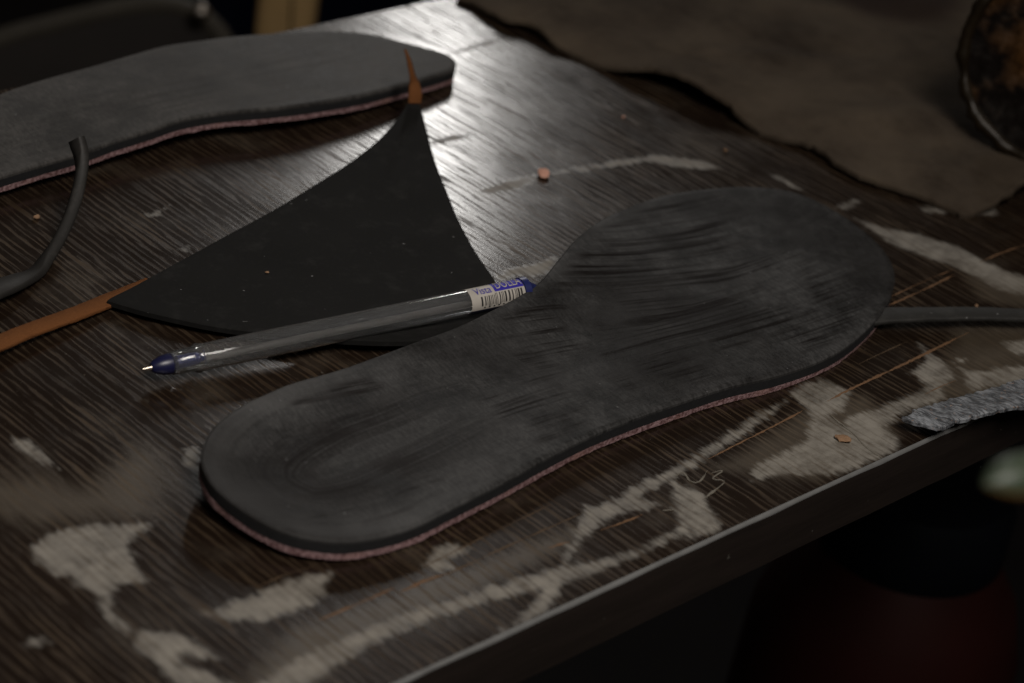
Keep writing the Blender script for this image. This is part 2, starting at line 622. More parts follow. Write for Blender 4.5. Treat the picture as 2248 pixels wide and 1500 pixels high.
n = NT("fuzzy_scrap")
co = n.coord()
f = n.noise(n.mapping(co, (1100, 260, 500)), 1, 5, 0.7)
f = n.math('ADD', n.math('MULTIPLY', f, 0.7), n.math('MULTIPLY', n.noise(co, 160, 4), 0.3))
b = n.noise(co, 700, 3, 0.7)
c = n.mix(n.step(f, 0.42, 0.64), (0.04, 0.042, 0.047), (0.29, 0.305, 0.33))
c = n.mix(n.math('MULTIPLY', n.step(b, 0.6, 0.72), 0.6), c, (0.42, 0.27, 0.19))
M['fuzz'] = n.out(c, 0.6, 0.4, n.bump(f, 0.3, 0.0006))

n = NT("glue_crusted_tin")
co = n.coord()
f = n.noise(co, 38, 5, 0.6)
g = n.noise(co, 150, 4, 0.6)
c = n.mix(n.step(f, 0.46, 0.66), (0.006, 0.004, 0.003), (0.10, 0.042, 0.009))
c = n.mix(n.math('MULTIPLY', n.step(g, 0.55, 0.75), 0.5), c, (0.035, 0.020, 0.010))
M['tin_in'] = n.out(c, n.step(g, 0.3, 0.7, 0.18, 0.6), 0.6, n.bump(n.math('ADD', f, n.math('MULTIPLY', g, 0.2)), 0.5, 0.004))
n = NT("dark_tin_outside")
co = n.coord()
f = n.noise(co, 130, 5, 0.65)
c = n.mix(n.step(f, 0.4, 0.7), (0.007, 0.007, 0.007), (0.032, 0.024, 0.014))
M['tin_out'] = n.out(c, 0.4, 0.5, n.bump(f, 0.8, 0.002))
M['rim'] = plain("gummy_rim", (0.016, 0.010, 0.004), 0.42, 0.4, 0.9, 120, 1.0, Metallic=0.2)

M['floor'] = plain("dark_floor", (0.007, 0.005, 0.005), 0.7, 0.2, 0.4, 9)
M['bag'] = plain("dark_brown_leather", (0.014, 0.010, 0.008), 0.55, 0.3, 0.3, 40)
M['bag_rim'] = plain("worn_grey_rim", (0.060, 0.052, 0.040), 0.6, 0.3, 0.3, 60)
M['navy'] = plain("navy_cloth", (0.007, 0.010, 0.024), 0.9, 0.1, 0.4, 60)
M['wood'] = plain("pale_wood", (0.50, 0.33, 0.15), 0.7, 0.2, 0.2, 40)
M['wood_line'] = plain("dark_slit", (0.06, 0.05, 0.02), 0.8, 0.2, 0.2, 40)
M['steel'] = plain("steel_stud", (0.5, 0.45, 0.4), 0.35, 0.5, 0.1, 60, 0, Metallic=1.0)
M['red'] = plain("dark_red_plastic", (0.018, 0.004, 0.003), 0.6, 0.1, 0.3, 30)
M['cap'] = plain("dark_blue_cap", (0.003, 0.004, 0.006), 0.7, 0.1, 0.3, 30)
M['green'] = plain("green_plastic", (0.034, 0.048, 0.028), 0.45, 0.5, 0.2, 60)
M['yellow'] = plain("ochre_plastic", (0.15, 0.085, 0.028), 0.45, 0.5, 0.2, 60)
M['pinkcrumb'] = plain("pink_foam", (0.60, 0.33, 0.25), 0.9, 0.1, 0.25, 900, 0.5)
M['orangecrumb'] = plain("tan_chip", (0.27, 0.165, 0.10), 0.9, 0.1, 0.3, 900, 0.5)

# ------------------------------------------------------------------ floor and table
floor_z = -0.74
fl = mesh_object("floor", [(-6, -5, floor_z), (8, -5, floor_z), (8, 9, floor_z), (-6, 9, floor_z)], [(0, 1, 2, 3)], M['floor'], smooth=False)
tag(fl, None, None, None, "structure")

y_front = (at(1000, 1433).y + at(1500, 1208).y + at(1960, 997).y) / 3
y_far = (at(700, 54).y + at(940, 3).y) / 2
x_left, x_right = -0.45, 1.15
BOARD = 0.0185

STAINS = [
    [(60, 1215), (75, 1190), (130, 1160), (190, 1150), (250, 1150), (330, 1145), (352, 1138), (310, 1175), (285, 1200), (300, 1225), (310, 1250), (325, 1277), (290, 1285), (262, 1285), (248, 1310), (252, 1340), (300, 1385), (282, 1398), (240, 1370), (215, 1330), (200, 1300), (160, 1290), (150, 1272), (110, 1258), (88, 1238)],
    [(290, 1385), (345, 1383), (400, 1395), (450, 1420), (495, 1447), (440, 1450), (400, 1440), (400, 1455), (470, 1480), (570, 1530), (420, 1530), (350, 1470), (300, 1430)],
    [(40, 1412), (80, 1393), (112, 1410), (62, 1426)],
    [(420, 1347), (470, 1335), (540, 1310), (600, 1280), (660, 1262), (735, 1255), (720, 1300), (690, 1330), (640, 1350), (580, 1368), (520, 1366), (460, 1356)],
    [(925, 1245), (950, 1200), (1000, 1188), (1032, 1205), (990, 1230), (1005, 1250), (960, 1262)],
    [(560, 1500), (640, 1450), (760, 1395), (900, 1340), (1000, 1310), (1100, 1280), (1200, 1250), (1290, 1232), (1380, 1210), (1480, 1162), (1500, 1150), (1525, 1168), (1450, 1200), (1350, 1245), (1230, 1287), (1100, 1318), (980, 1350), (860, 1400), (760, 1450), (640, 1530), (540, 1530)],
    [(1085, 1398), (1160, 1330), (1200, 1280), (1215, 1260), (1240, 1210), (1262, 1165), (1278, 1130), (1278, 1105), (1292, 1108), (1330, 1103), (1400, 1060), (1460, 1035), (1530, 990), (1600, 950), (1660, 905), (1720, 880), (1745, 868), (1700, 907), (1640, 955), (1580, 992), (1530, 1024), (1470, 1056), (1452, 1072), (1405, 1092), (1455, 1108), (1420, 1122), (1380, 1125), (1330, 1147), (1292, 1180), (1268, 1200), (1250, 1240), (1240, 1290), (1205, 1340), (1150, 1374)],
    [(1460, 1040), (1482, 1040), (1500, 1062), (1540, 1082), (1560, 1110), (1578, 1135), (1590, 1152), (1580, 1167), (1555, 1172), (1530, 1186), (1510, 1165), (1490, 1152), (1478, 1120), (1473, 1080)],
    [(1470, 1160), (1490, 1155), (1535, 1178), (1525, 1193)],
    [(1754, 845), (1796, 828), (1837, 843), (1874, 862), (1862, 882), (1853, 905), (1825, 914), (1846, 934), (1857, 914), (1939, 888), (2004, 862), (2050, 852), (2050, 884), (2004, 905), (1977, 916), (1949, 940), (1985, 973), (1967, 994), (1934, 1009), (1874, 1035), (1837, 1048), (1781, 1041), (1715, 1045), (1655, 1058), (1645, 1028), (1687, 1003), (1734, 986), (1771, 960), (1766, 938), (1779, 919), (1769, 901), (1747, 884), (1732, 865)],
    [(2003, 813), (2029, 787), (2015, 752), (2047, 777), (2069, 787), (2093, 814), (2102, 830), (2079, 848), (2082, 877), (2030, 892), (1998, 872), (2030, 845), (2005, 825), (1988, 820)],
    [(2103, 806), (2150, 815), (2200, 805), (2300, 797), (2300, 850), (2180, 850), (2130, 864), (2118, 835)],
    [(2080, 800), (2100, 785), (2128, 787), (2110, 798)],
    [(2195, 750), (2300, 738), (2300, 800), (2215, 772)],
    [(1872, 477), (1949, 500), (2016, 513), (2093, 535), (2138, 560), (2200, 590), (2300, 625), (2300, 665), (2200, 640), (2082, 582), (2038, 566), (1971, 546), (1936, 525)],
    [(1828, 457), (1868, 438), (1895, 438), (1860, 463)],
    [(2012, 448), (2080, 458), (2078, 472), (2025, 466)],
    [(2138, 471), (2180, 453), (2195, 477)],
    [(1682, 380), (1722, 391), (1770, 421), (1735, 412)],
    [(1040, 424), (1113, 397), (1172, 382), (1182, 392), (1160, 408), (1096, 425)],
    [(1208, 383), (1256, 368), (1398, 345), (1434, 340), (1505, 346), (1596, 367), (1558, 375), (1487, 368), (1416, 356), (1363, 364), (1291, 374)],
    [(940, 314), (990, 298), (1034, 295), (1010, 307), (960, 316)],
    [(975, 118), (1060, 93), (1115, 83), (1060, 104), (1000, 120)],
    [(1083, 608), (1130, 588), (1180, 573), (1222, 565), (1215, 603), (1180, 606), (1130, 608), (1095, 616)],
    [(15, 957), (60, 962), (132, 1032), (90, 1022), (38, 987)],
    [(400, 985), (436, 980), (446, 1045), (405, 1022)],
    [(320, 470), (345, 460), (370, 452), (352, 474), (328, 478)],
    [(395, 548), (418, 538), (412, 556)],
]
FILMS = [
    ([(180, 1065), (260, 1000), (320, 978), (365, 995), (375, 1040), (350, 1100), (330, 1135), (150, 1152), (60, 1160), (-60, 1120), (-60, 1050), (100, 1035)], 0.02),
    ([(640, 1380), (1000, 1255), (1270, 1150), (1260, 1200), (1100, 1270), (800, 1400), (700, 1500), (500, 1520)], 0.014),
    ([(2080, 560), (2300, 620), (2300, 690), (2150, 660)], 0.012),
    ([(2100, 720), (2300, 700), (2300, 860), (2000, 900)], 0.014),
    ([(1560, 1030), (1760, 900), (1900, 860), (1980, 960), (1800, 1060)], 0.012),
]


def axis_points(lo, hi, a, b, fine, coarse):
    return np.unique(np.concatenate([np.arange(lo, a, coarse), np.arange(a, b, fine), np.arange(b, hi, coarse), [hi]]))


corners = [at(px, py) for px, py in [(-60, -20), (2310, -20), (-60, 1540), (2310, 1540)]]
xs = axis_points(x_left, x_right, min(c.x for c in corners), min(x_right, max(c.x for c in corners)), 0.0014, 0.04)
ys = axis_points(y_front, y_far, y_front, y_far, 0.0014, 0.04)
gx, gy = np.meshgrid(xs, ys)
GP = np.stack([gx.ravel(), gy.ravel()], 1)
glue = np.zeros(len(GP))
film = np.zeros(len(GP))


def field(poly_px, soft, target):
    poly = np.array([tuple(at(px, py))[:2] for px, py in poly_px])
    lo, hi = poly.min(0) - soft, poly.max(0) + soft
    sel = np.where((GP[:, 0] > lo[0]) & (GP[:, 0] < hi[0]) & (GP[:, 1] > lo[1]) & (GP[:, 1] < hi[1]))[0]
    if not len(sel):
        return
    P = GP[sel]
    d = seg_dist(poly, P)
    d[inside(poly, P)] *= -1
    target[sel] = np.maximum(target[sel], np.clip(0.5 - d / soft, 0, 1))


for s in STAINS:
    field(s, 0.009, glue)
for s, w in FILMS:
    field(s, w, film)
nx, ny = len(xs), len(ys)
faces = [(j * nx + i, j * nx + i + 1, (j + 1) * nx + i + 1, (j + 1) * nx + i) for j in range(ny - 1) for i in range(nx - 1)]
table = empty("work_table", ((x_left + x_right) / 2, (y_front + y_far) / 2, -BOARD))
tag(table, "dark wood-grain work table top smeared with dried grey glue", "table")


def under(o, parent):
    o.parent = parent
    o.matrix_parent_inverse = Matrix.Translation(parent.location).inverted()
    return o


ARR = 0.0010
under(mesh_object("tabletop", [(p[0], p[1], 0.0) for p in GP], faces, M['table'], None, False, {"glue": glue, "film": film}), table)
# core of the board below the laminate
x0, x1, ya, yb = x_left, x_right, y_front, y_far
core = mesh_object("board_core", [(x0, ya, -0.0002), (x1, ya, -0.0002), (x1, yb, -0.0002), (x0, yb, -0.0002), (x0, ya, -BOARD), (x1, ya, -BOARD), (x1, yb, -BOARD), (x0, yb, -BOARD)],
                   [(0, 1, 2, 3), (7, 6, 5, 4), (0, 4, 5, 1), (1, 5, 6, 2), (2, 6, 7, 3), (3, 7, 4, 0)], M['edge'], None, False)
under(core, table)
# front edge band with a worn, rounded arris
verts, faces = [], []
N = 160
rs = random.Random(4)
for i in range(N + 1):
    x = x_left + (x_right - x_left) * i / N
    w = ARR * (1 + rs.uniform(-.12, .12))
    prof = [(0.0, 0.0), (-w * .45, -w * .08), (-w * .85, -w * .45), (-w, -w), (-w, -0.010), (-w, -BOARD - 0.0004), (0, -BOARD - 0.0004)]
    for (a, b) in prof:
        verts.append((x, y_front + a, b - 0.00005))
k = 7
for i in range(N):
    for a in range(k):
        faces.append((i * k + a, (i + 1) * k + a, (i + 1) * k + (a + 1) % k, i * k + (a + 1) % k))
band = mesh_object("edge_band", verts, faces, M['edge'], None, True)
band.data.materials.append(M['arris'])
for p in band.data.polygons:
    if p.index % k < 3:
        p.material_index = 1
sharp(band, 50)
under(band, table)

SCRATCHES = [
    ([(1555, 1008), (1640, 965), (1700, 935), (1762, 902)], 7, 'scratch'),
    ([(1815, 882), (1870, 853), (1990, 797), (2126, 730)], 8, 'scratch'),
    ([(700, 1362), (780, 1328), (868, 1290)], 6, 'scratch'),
    ([(900, 1290), (996, 1254), (1130, 1192), (1276, 1128)], 5, 'scratch_faint'),
    ([(930, 1245), (1080, 1170), (1210, 1108)], 4, 'scratch_faint'),
    ([(565, 1290), (620, 1264), (690, 1243)], 6, 'scratch_faint'),
    ([(1203, 1204), (1222, 1198), (1250, 1190)], 11, 'scratch'),
    ([(1318, 1164), (1360, 1150), (1410, 1130)], 7, 'scratch'),
    ([(1955, 652), (2020, 622), (2092, 592)], 6, 'scratch'),
    ([(1948, 672), (2020, 640), (2096, 603)], 7, 'scratch'),
    ([(2150, 577), (2200, 555), (2280, 528)], 7, 'scratch'),
    ([(1885, 800), (1930, 778), (1992, 750)], 4, 'scratch_faint'),
    ([(2030, 866), (2070, 847), (2098, 836)], 5, 'scratch'),
    ([(880, 1300), (930, 1276), (975, 1262)], 9, 'scratch'),
]


def flat_ribbon(name, pts_px, wpx, mat, z, seed):
    rs = random.Random(seed)
    P = catmull([tuple(at(px, py)) for px, py in pts_px], 0.0012, closed=False)
    w = wpx / 7.2e3
    verts, faces = [], []
    n = len(P)
    for i in range(n):
        t = Vector(P[min(i + 1, n - 1)]) - Vector(P[max(i - 1, 0)])
        s = Vector((-t.y, t.x, 0)).normalized()
        e = min(1, i / 4, (n - 1 - i) / 4)
        h = w * .5 * (0.15 + 0.85 * e) * rs.uniform(.5, 1.1) * max(0.12, min(1.1, 0.75 + 1.3 * noise.noise(Vector((i * 0.16, seed * 3.3, 1)))))
        c = Vector(P[i]) + s * rs.uniform(-.12, .12) * w
        verts += [(c.x - s.x * h, c.y - s.y * h, z * .3), (c.x, c.y, z), (c.x + s.x * h, c.y + s.y * h, z * .3)]
    for i in range(n - 1):
        for a in range(2):
            faces.append((3 * i + a, 3 * i + 3 + a, 3 * i + 4 + a, 3 * i + 1 + a))
    o = mesh_object(name, verts, faces, mat)
    return under(o, table)


for i, (pts, w, mt) in enumerate(SCRATCHES):
    flat_ribbon("scratch", pts, w, M[mt], 0.00012, i)
for i, pts in enumerate([[(1482, 1046), (1500, 1038), (1516, 1058), (1536, 1058), (1553, 1034)], [(1562, 1040), (1586, 1034), (1564, 1052), (1590, 1058), (1562, 1082), (1546, 1096)], [(1480, 1120), (1455, 1122)],
                         [(1822, 912), (1870, 950), (1905, 985), (1936, 1006)]]):
    flat_ribbon("glue_thread", pts, 6, M['gluebead'], 0.0003, 50 + i)


# ------------------------------------------------------------------ insoles
def make_insole(outline, zc, thick, mats, label, group, ax_px, rim=0.018):
    pts = [tuple(at(px, py, z / 1000)) for (px, py, z) in outline]
    B = catmull(pts, 0.0028)
    P, F, src, nb = sheet_topology(B, 0.0006, 0.0042)
    d = seg_dist(B, P)
    a0, a1 = at(*ax_px[0]), at(*ax_px[1])
    ax = np.array([(a1 - a0).x, (a1 - a0).y])
    ax /= np.linalg.norm(ax)
    al = P @ ax
    zr = rim_height(B, P)
    z0 = np.array([zc(t) for t in (al - al.min()) / (al.max() - al.min())])
    g = np.exp(-(d / rim) ** 1.3)
    z = z0 + (zr - z0) * g
    z += np.array([noise.noise(Vector((p[0] * 45, p[1] * 45, 1))) for p in P]) * 0.0004 * (1 - g)
    root = empty("insole", (B[:, 0].mean(), B[:, 1].mean(), 0))
    t1, t2, t3 = thick
    at_ = {"along": al, "edge": d, "across": P @ np.array([-ax[1], ax[0]]), "t": (al - al.min()) / (al.max() - al.min())}
    parts = [layer("top_cover", P, F, z, z - t1, nb, src, mats[0], None, at_, 0.00045),
             layer("foam_layer", P, F, z - t1 - 0.00005, z - t1 - t2, nb, src, mats[1], None, None, 0.0),
             layer("felt_lining", P, F, z - t1 - t2 - 0.00005, np.maximum(z - t1 - t2 - t3, 0.0003), nb, src, mats[2], None, None, 0.0, True, 0.00008)]
    for p in parts:
        under(p, root)
    parts[2]["label"] = "pink speckled felt lining along the bottom edge"
    tag(root, label, "insole", group)
    return root


front = [(441, 1010, 13.5), (447, 975, 14), (470, 935, 14.5), (520, 895, 14.5), (580, 865, 14), (640, 840, 13.5), (745, 810, 12.5), (830, 780, 12), (905, 752, 12), (1000, 718, 12), (1080, 680, 12), (1140, 648, 12), (1185, 617, 11.5),
         (1225, 570, 11), (1260, 528, 10.5), (1310, 488, 10), (1370, 458, 9.5), (1450, 430, 9), (1540, 415, 8.8), (1640, 409, 8.5), (1730, 418, 8.2), (1800, 443, 8), (1870, 485, 7.5), (1925, 530, 7), (1955, 570, 7), (1965, 605, 7),
         (1960, 640, 7), (1940, 680, 7), (1900, 725, 7), (1850, 765, 7.2), (1790, 795, 7.5), (1700, 825, 7.8), (1600, 848, 8), (1500, 880, 8.2), (1400, 915, 8.5), (1300, 955, 8.7), (1200, 1005, 8.8), (1100, 1060, 8.8),
         (1000, 1110, 8.7), (920, 1150, 8.6), (840, 1175, 8.6), (760, 1187, 8.8), (690, 1182, 9.4), (620, 1165, 10), (550, 1130, 11), (495, 1090, 12), (460, 1055, 13)]
front = [(a, b, c - (0.0 if 900 < a < 1290 and b < 760 else 1.5)) for a, b, c in front]
make_insole(front, lambda t: 0.0069 - 0.0004 * max(0, 1 - t / 0.25) + 0.0010 * math.exp(-((t - 0.42) / 0.2) ** 2) - 0.0004 * t, (0.0012, 0.0030, 0.0019),
            (M['insole'], M['foam'], M['pink']), "black leather insole with cupped heel lying in the foreground, its toe right", "pair of leather insoles", ((445, 1030), (1965, 600)))

rear = [(-330, 455, 9), (-300, 385, 10), (-220, 320, 11), (-110, 255, 11.5), (0, 205, 12), (90, 175, 12), (200, 145, 12), (280, 122, 12), (360, 100, 12), (440, 88, 12), (520, 78, 11.5), (620, 72, 11), (700, 68, 10.5), (760, 69, 10), (820, 75, 9),
        (880, 90, 8), (930, 103, 7.2), (965, 112, 7), (990, 122, 6.8), (1001, 135, 6.7), (996, 152, 6.8), (960, 165, 7.2), (925, 175, 7.6), (870, 190, 8.2), (800, 208, 9), (720, 222, 10), (650, 232, 10.8), (570, 240, 11.2), (480, 248, 11.2),
        (400, 262, 11), (330, 285, 10.5), (250, 310, 10), (180, 335, 9.5), (100, 358, 9), (0, 388, 8.7), (-110, 425, 8.7), (-220, 470, 8.7), (-290, 485, 8.7)]
make_insole(rear, lambda t: 0.0092 + 0.0018 * math.exp(-((t - 0.55) / 0.25) ** 2) - 0.0018 * max(0, (t - 0.7) / 0.3), (0.0012, 0.0027, 0.0018),
            (M['insole_b'], M['foam'], M['pink']), "grey-black leather insole lying behind the cut leather scrap, cropped at left", "pair of leather insoles", ((-330, 455), (1000, 135)))

# ------------------------------------------------------------------ triangular scrap with a curled tan tail
tri = [(235, 660, 3.4), (300, 625, 3.4), (400, 570, 3.2), (500, 515, 3.0), (600, 462, 3.0), (700, 400, 3.2), (770, 355, 4), (830, 308, 5.5), (865, 270, 7), (890, 235, 8.5), (902, 214, 9.5), (917, 214, 9.5), (925, 240, 8), (931, 262, 7),
       (940, 300, 5.6), (955, 355, 4.4), (980, 420, 3.6), (1005, 480, 3.2), (1040, 545, 3), (1085, 615, 3), (1110, 665, 3), (1080, 705, 3.0), (1020, 735, 3.4), (940, 748, 4.4), (850, 751, 5.0), (760, 747, 5.0), (650, 739, 4.6), (550, 728, 4.2),
       (480, 718, 4.0), (400, 702, 4.0), (320, 684, 3.8), (262, 668, 3.5)]
pts = [tuple(at(px, py, z / 1000)) for (px, py, z) in tri]
B = catmull(pts, 0.0030)
P, F, src, nb = sheet_topology(B, 0.0004, 0.006)
z = rim_height(B, P, 2.2)
z += np.array([noise.noise(Vector((p[0] * 22, p[1] * 22, 4))) for p in P]) * 0.0006
scrap = empty("leather_offcut", (B[:, 0].mean(), B[:, 1].mean(), 0))
under(layer("grain_side", P, F, z, z - 0.0017, nb, src, M['black_leather'], None, None, 0.00015), scrap)
t2 = np.roll(B, -1, 0)[:, :2] - np.roll(B, 1, 0)[:, :2]
t2 /= np.linalg.norm(t2, axis=1)[:, None]
B2 = B.copy()
sg = 1 if np.sum(B[:, 0] * np.roll(B[:, 1], -1) - np.roll(B[:, 0], -1) * B[:, 1]) > 0 else -1
B2[:, :2] += sg * np.stack([-t2[:, 1], t2[:, 0]], 1) * 0.0009
P2, F2, src2, nb2 = sheet_topology(B2, 0.0004, 0.006)
z2 = rim_height(B, P2, 2.2) + np.array([noise.noise(Vector((p[0] * 22, p[1] * 22, 4))) for p in P2]) * 0.0006
fs = layer("flesh_side", P2, F2, z2 - 0.00172, z2 - 0.0021, nb2, src2, M['tan'], None, None)
under(fs, scrap)
b0 = at(911, 226, 0.0088)
b1 = at(888, 108, 0.0205)
dv = Vector(((b1 - b0).x, (b1 - b0).y, 0))
right = Vector((ix.x, ix.y, 0)).normalized()
toward = -Vector((iz.x, iz.y, 0)).normalized()


def cp(px, py, foot, w, t, roll):
    """point above the table spot seen at pixel row/col foot, showing at pixel (px, py)"""
    f = at(*foot)
    d = ray(px, py)
    c = Vector((0, 0, CAM_H))
    # closest approach of the pixel ray to the vertical line through the foot
    dh = Vector((d.x, d.y))
    tt = Vector((f.x, f.y)).dot(dh) / dh.dot(dh)
    p = c + d * tt
    return (p.x, p.y, p.z, w, t, roll)


tail = [cp(910, 226, (912, 280), 0.0046, 0.0013, 0), cp(911, 205, (914, 278), 0.0048, 0.0013, 0), cp(909, 185, (913, 272), 0.0042, 0.0013, 0), cp(903, 155, (911, 270), 0.0032, 0.0012, 8), cp(897, 130, (910, 268), 0.0022, 0.0011, 14), cp(889, 109, (906, 266), 0.0011, 0.0009, 20)]
tl = ribbon("curled_tail", tail, M['tan'], None, 0.0015, 2, 0.0001)
tl["label"] = "tan suede tail curling up at the tip"
under(tl, scrap)
tag(scrap, "black triangular leather scrap with curled tan tip lying under the pen", "leather scrap")

# ------------------------------------------------------------------ strips
tan_strip = [(-60, 778, 3.4), (0, 753, 3.4), (60, 728, 3.2), (120, 706, 2.9), (180, 684, 2.4), (230, 664, 1.6), (275, 645, 0.9), (330, 620, 0.8)]
W = [6.4, 6.4, 6.2, 6.0, 6.0, 6.2, 5.6, 4.2]
path = [(*at(px, py, z / 1000), w / 1000, 0.0014, 0) for (px, py, z), w in zip(tan_strip, W)]
o = ribbon("leather_strip", path, M['tan'], None, 0.0015, 5, 0.00012)
tag(o, "tan suede leather strip running out of the left edge to the scrap's tip", "leather strip")

path = [(*at(-70, 660, 0.0045), 0.0082, 0.0022, 0), (*at(0, 633, 0.0042), 0.0078, 0.0022, 0), (*at(45, 615, 0.003), 0.0068, 0.0024, -5), cp(80, 598, (80, 606), 0.0056, 0.0028, -25),
        cp(104, 566, (100, 585), 0.0052, 0.0034, -50), cp(132, 522, (124, 558), 0.0052, 0.0036, -65), cp(156, 468, (146, 530), 0.0052, 0.0036, -70), cp(172, 415, (160, 505), 0.0052, 0.0036, -75), cp(180, 365, (166, 486), 0.0054, 0.0034, -80), cp(177, 335, (164, 476), 0.0056, 0.0032, -80), cp(168, 306, (160, 468), 0.0058, 0.0030, -80)]
o = ribbon("rubber_strip", path, M['strip_black'], None, 0.0018, 6, 0.00008)
tag(o, "thin black strip curling up in front of the rear insole", "strip")

path = [(*at(px, py, z / 1000), w / 1000, 0.0016, 0) for (px, py, z, w) in [(1845, 712, 3.0, 7.4), (1900, 700, 3.6, 7.8), (1960, 693, 4.2, 8.2), (2050, 691, 4.4, 7.6), (2150, 690, 4.4, 7.2), (2260, 694, 4.4, 7.0), (2360, 700, 4.2, 7.0)]]
o = ribbon("leather_strap", path, M['strap_grey'], None, 0.002, 9, 0.00015)
tag(o, "dark grey strap lying beside the toe of the front insole", "strap")

# ------------------------------------------------------------------ fuzzy scrap on the front edge
fz = [(1985, 915, 5), (2003, 903, 5), (2022, 893, 4.5), (2060, 884, 4), (2100, 872, 3.5), (2140, 860, 3.5), (2180, 850, 3.5), (2225, 836, 3.5), (2300, 815, 4), (2400, 790, 5), (2440, 840, 7), (2350, 868, 7), (2290, 882, 7), (2248, 890, 6.8), (2215, 893, 6.5), (2190, 902, 6.5), (2160, 905, 6.2), (2130, 915, 6.2), (2105, 920, 6), (2085, 930, 6), (2060, 937, 6), (2040, 932, 5.6), (2015, 925, 5.4)]
B = catmull([tuple(at(px, py, zz / 1000)) for px, py, zz in fz], 0.0012)
rs = np.random.RandomState(2)
B[:, :2] += rs.normal(0, 0.00028, (len(B), 2))
P, F, src, nb = sheet_topology(B, 0.0004, 0.0022)
z = rim_height(B, P, 2.2) + np.array([noise.fractal(Vector((p[0] * 190, p[1] * 190, 2)), 1.0, 2.0, 4) for p in P]) * 0.0007
fuzz = layer("suede_scrap", P, F, z, z - 0.0014, nb, src, M['fuzz'], None, None, 0.0003)
tag(fuzz, "fuzzy grey suede scrap overhanging the front table edge", "leather scrap")

# ------------------------------------------------------------------ hide
hd = [(1005, -14, 2.5), (1032, 0, 3), (1075, 22, 4), (1113, 39, 4.6), (1170, 53, 5.0), (1202, 78, 4.4), (1242, 107, 2.6), (1291, 132, 2.0), (1345, 148, 3.2), (1398, 148, 6.5), (1469, 155, 9.0), (1523, 178, 9.5), (1551, 196, 9.0), (1590, 217, 7.5), (1619, 245, 5.5),
      (1658, 281, 2.6), (1705, 302, 2.2), (1760, 313, 2.6), (1800, 330, 3.2), (1850, 363, 3.5), (1900, 390, 3.2), (1950, 407, 3.2), (2010, 423, 3), (2067, 447, 2.4), (2107, 471, 1.8), (2128, 472, 1.8), (2180, 446, 4), (2248, 400, 8), (2400, 310, 10), (2600, 180, 9),
      (2720, 0, 6), (2700, -160, 4), (2400, -285, 3), (1900, -180, 3), (1500, -95, 3), (1200, -38, 2.6)]
B = catmull([tuple(at(px, py, zz / 1000)) for px, py, zz in hd], 0.0030)
rs = np.random.RandomState(5)
B[:, :2] += rs.normal(0, 0.00035, (len(B), 2)) + np.array([[noise.noise(Vector((i * 0.35, 1, 3))), noise.noise(Vector((i * 0.35, 5, 8)))] for i in range(len(B))]) * 0.0011
P, F, src, nb = sheet_topology(B, 0.0005, 0.006)
d = seg_dist(B, P)
w = np.exp(-d / 0.02)
z = rim_height(B, P, 3.0)
zi = np.array([0.0065 + 0.0035 * noise.noise(Vector((p[0] * 13, p[1] * 13, 7))) + 0.0022 * noise.noise(Vector((p[0] * 34, p[1] * 46, 9))) for p in P])
z = z * w + zi * (1 - w)
c0, c1 = at(1560, 112, 0.006), at(1800, 132, 0.006)
dcr = seg_dist([tuple(c0), tuple(c1)], P, closed=False)
z += 0.0022 * np.exp(-(dcr / 0.006) ** 2)
c0, c1 = at(1840, 280, 0.006), at(2120, 262, 0.006)
dcr = seg_dist([tuple(c0), tuple(c1)], P, closed=False)
z += 0.0035 * np.exp(-(dcr / 0.014) ** 2)
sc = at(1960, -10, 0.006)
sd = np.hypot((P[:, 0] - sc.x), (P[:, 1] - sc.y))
painted_shadow = np.clip(1.2 - sd / 0.046, 0, 1)  # mask of the shadow painted on the hide, fading outwards
hide = layer("leather_hide", P, F, z, z - 0.0018, nb, src, M['hide'], None, {"painted_shadow": painted_shadow}, 0.0003)
tag(hide, "large brown suede hide with a wavy cut edge, upper right", "hide")

# ------------------------------------------------------------------ tin lying on the hide
tin_r = 0.0365
foot = at(2256, 352, 0.0085)
tin = empty("glue_tin", foot)
axd = (Vector((-foot.x, -foot.y, 0)).normalized())
axd = Matrix.Rotation(math.radians(-14), 3, 'Z') @ axd
zax = Vector((0, 0, 1))
axt = (axd + zax * 0.10).normalized()
yv = zax.cross(axt).normalized()
zv = axt.cross(yv)
tm = Matrix((axt, yv, zv)).transposed().to_4x4()
tin.matrix_world = Matrix.Translation(foot + zv * tin_r + axt * -0.002) @ tm
R = tin_r
wall = lathe("tin_wall", [(-0.075, R), (0.0, R), (0.0006, R - .0005), (0.0, R - 0.0012), (-0.074, R - 0.0012)], M['tin_out'], tin, 72)
inn = lathe("glue_residue", [(0.0002, R - 0.0013), (-0.01, R - 0.0025), (-0.03, R - 0.004), (-0.055, R - 0.006), (-0.066, R - 0.012), (-0.070, 0.012), (-0.071, 0.0)], M['tin_in'], tin, 72)
inn["label"] = "amber glue crust lining the inside of the tin"
verts, faces = [], []
nr, nt = 160, 10
for i in range(nr):
    a = 2 * math.pi * i / nr
    k1 = 0.5 + 0.5 * noise.noise(Vector((math.cos(a) * 3, math.sin(a) * 3, 2)))
    k2 = noise.noise(Vector((math.cos(a) * 9, math.sin(a) * 9, 5)))
    rr = 0.0014 + 0.0018 * k1 + 0.0012 * k2
    cr = R - 0.0004 + 0.0011 * k2
    for j in range(nt):
        b = 2 * math.pi * j / nt
        verts.append((0.0006 + rr * math.sin(b), (cr + rr * math.cos(b)) * math.sin(a), (cr + rr * math.cos(b)) * math.cos(a)))
for i in range(nr):
    for j in range(nt):
        faces.append((i * nt + j, ((i + 1) % nr) * nt + j, ((i + 1) % nr) * nt + (j + 1) % nt, i * nt + (j + 1) % nt))
mesh_object("rim", verts, faces, M['rim'], tin)
tag(tin, "open tin crusted with amber glue lying on its side on the hide", "tin")

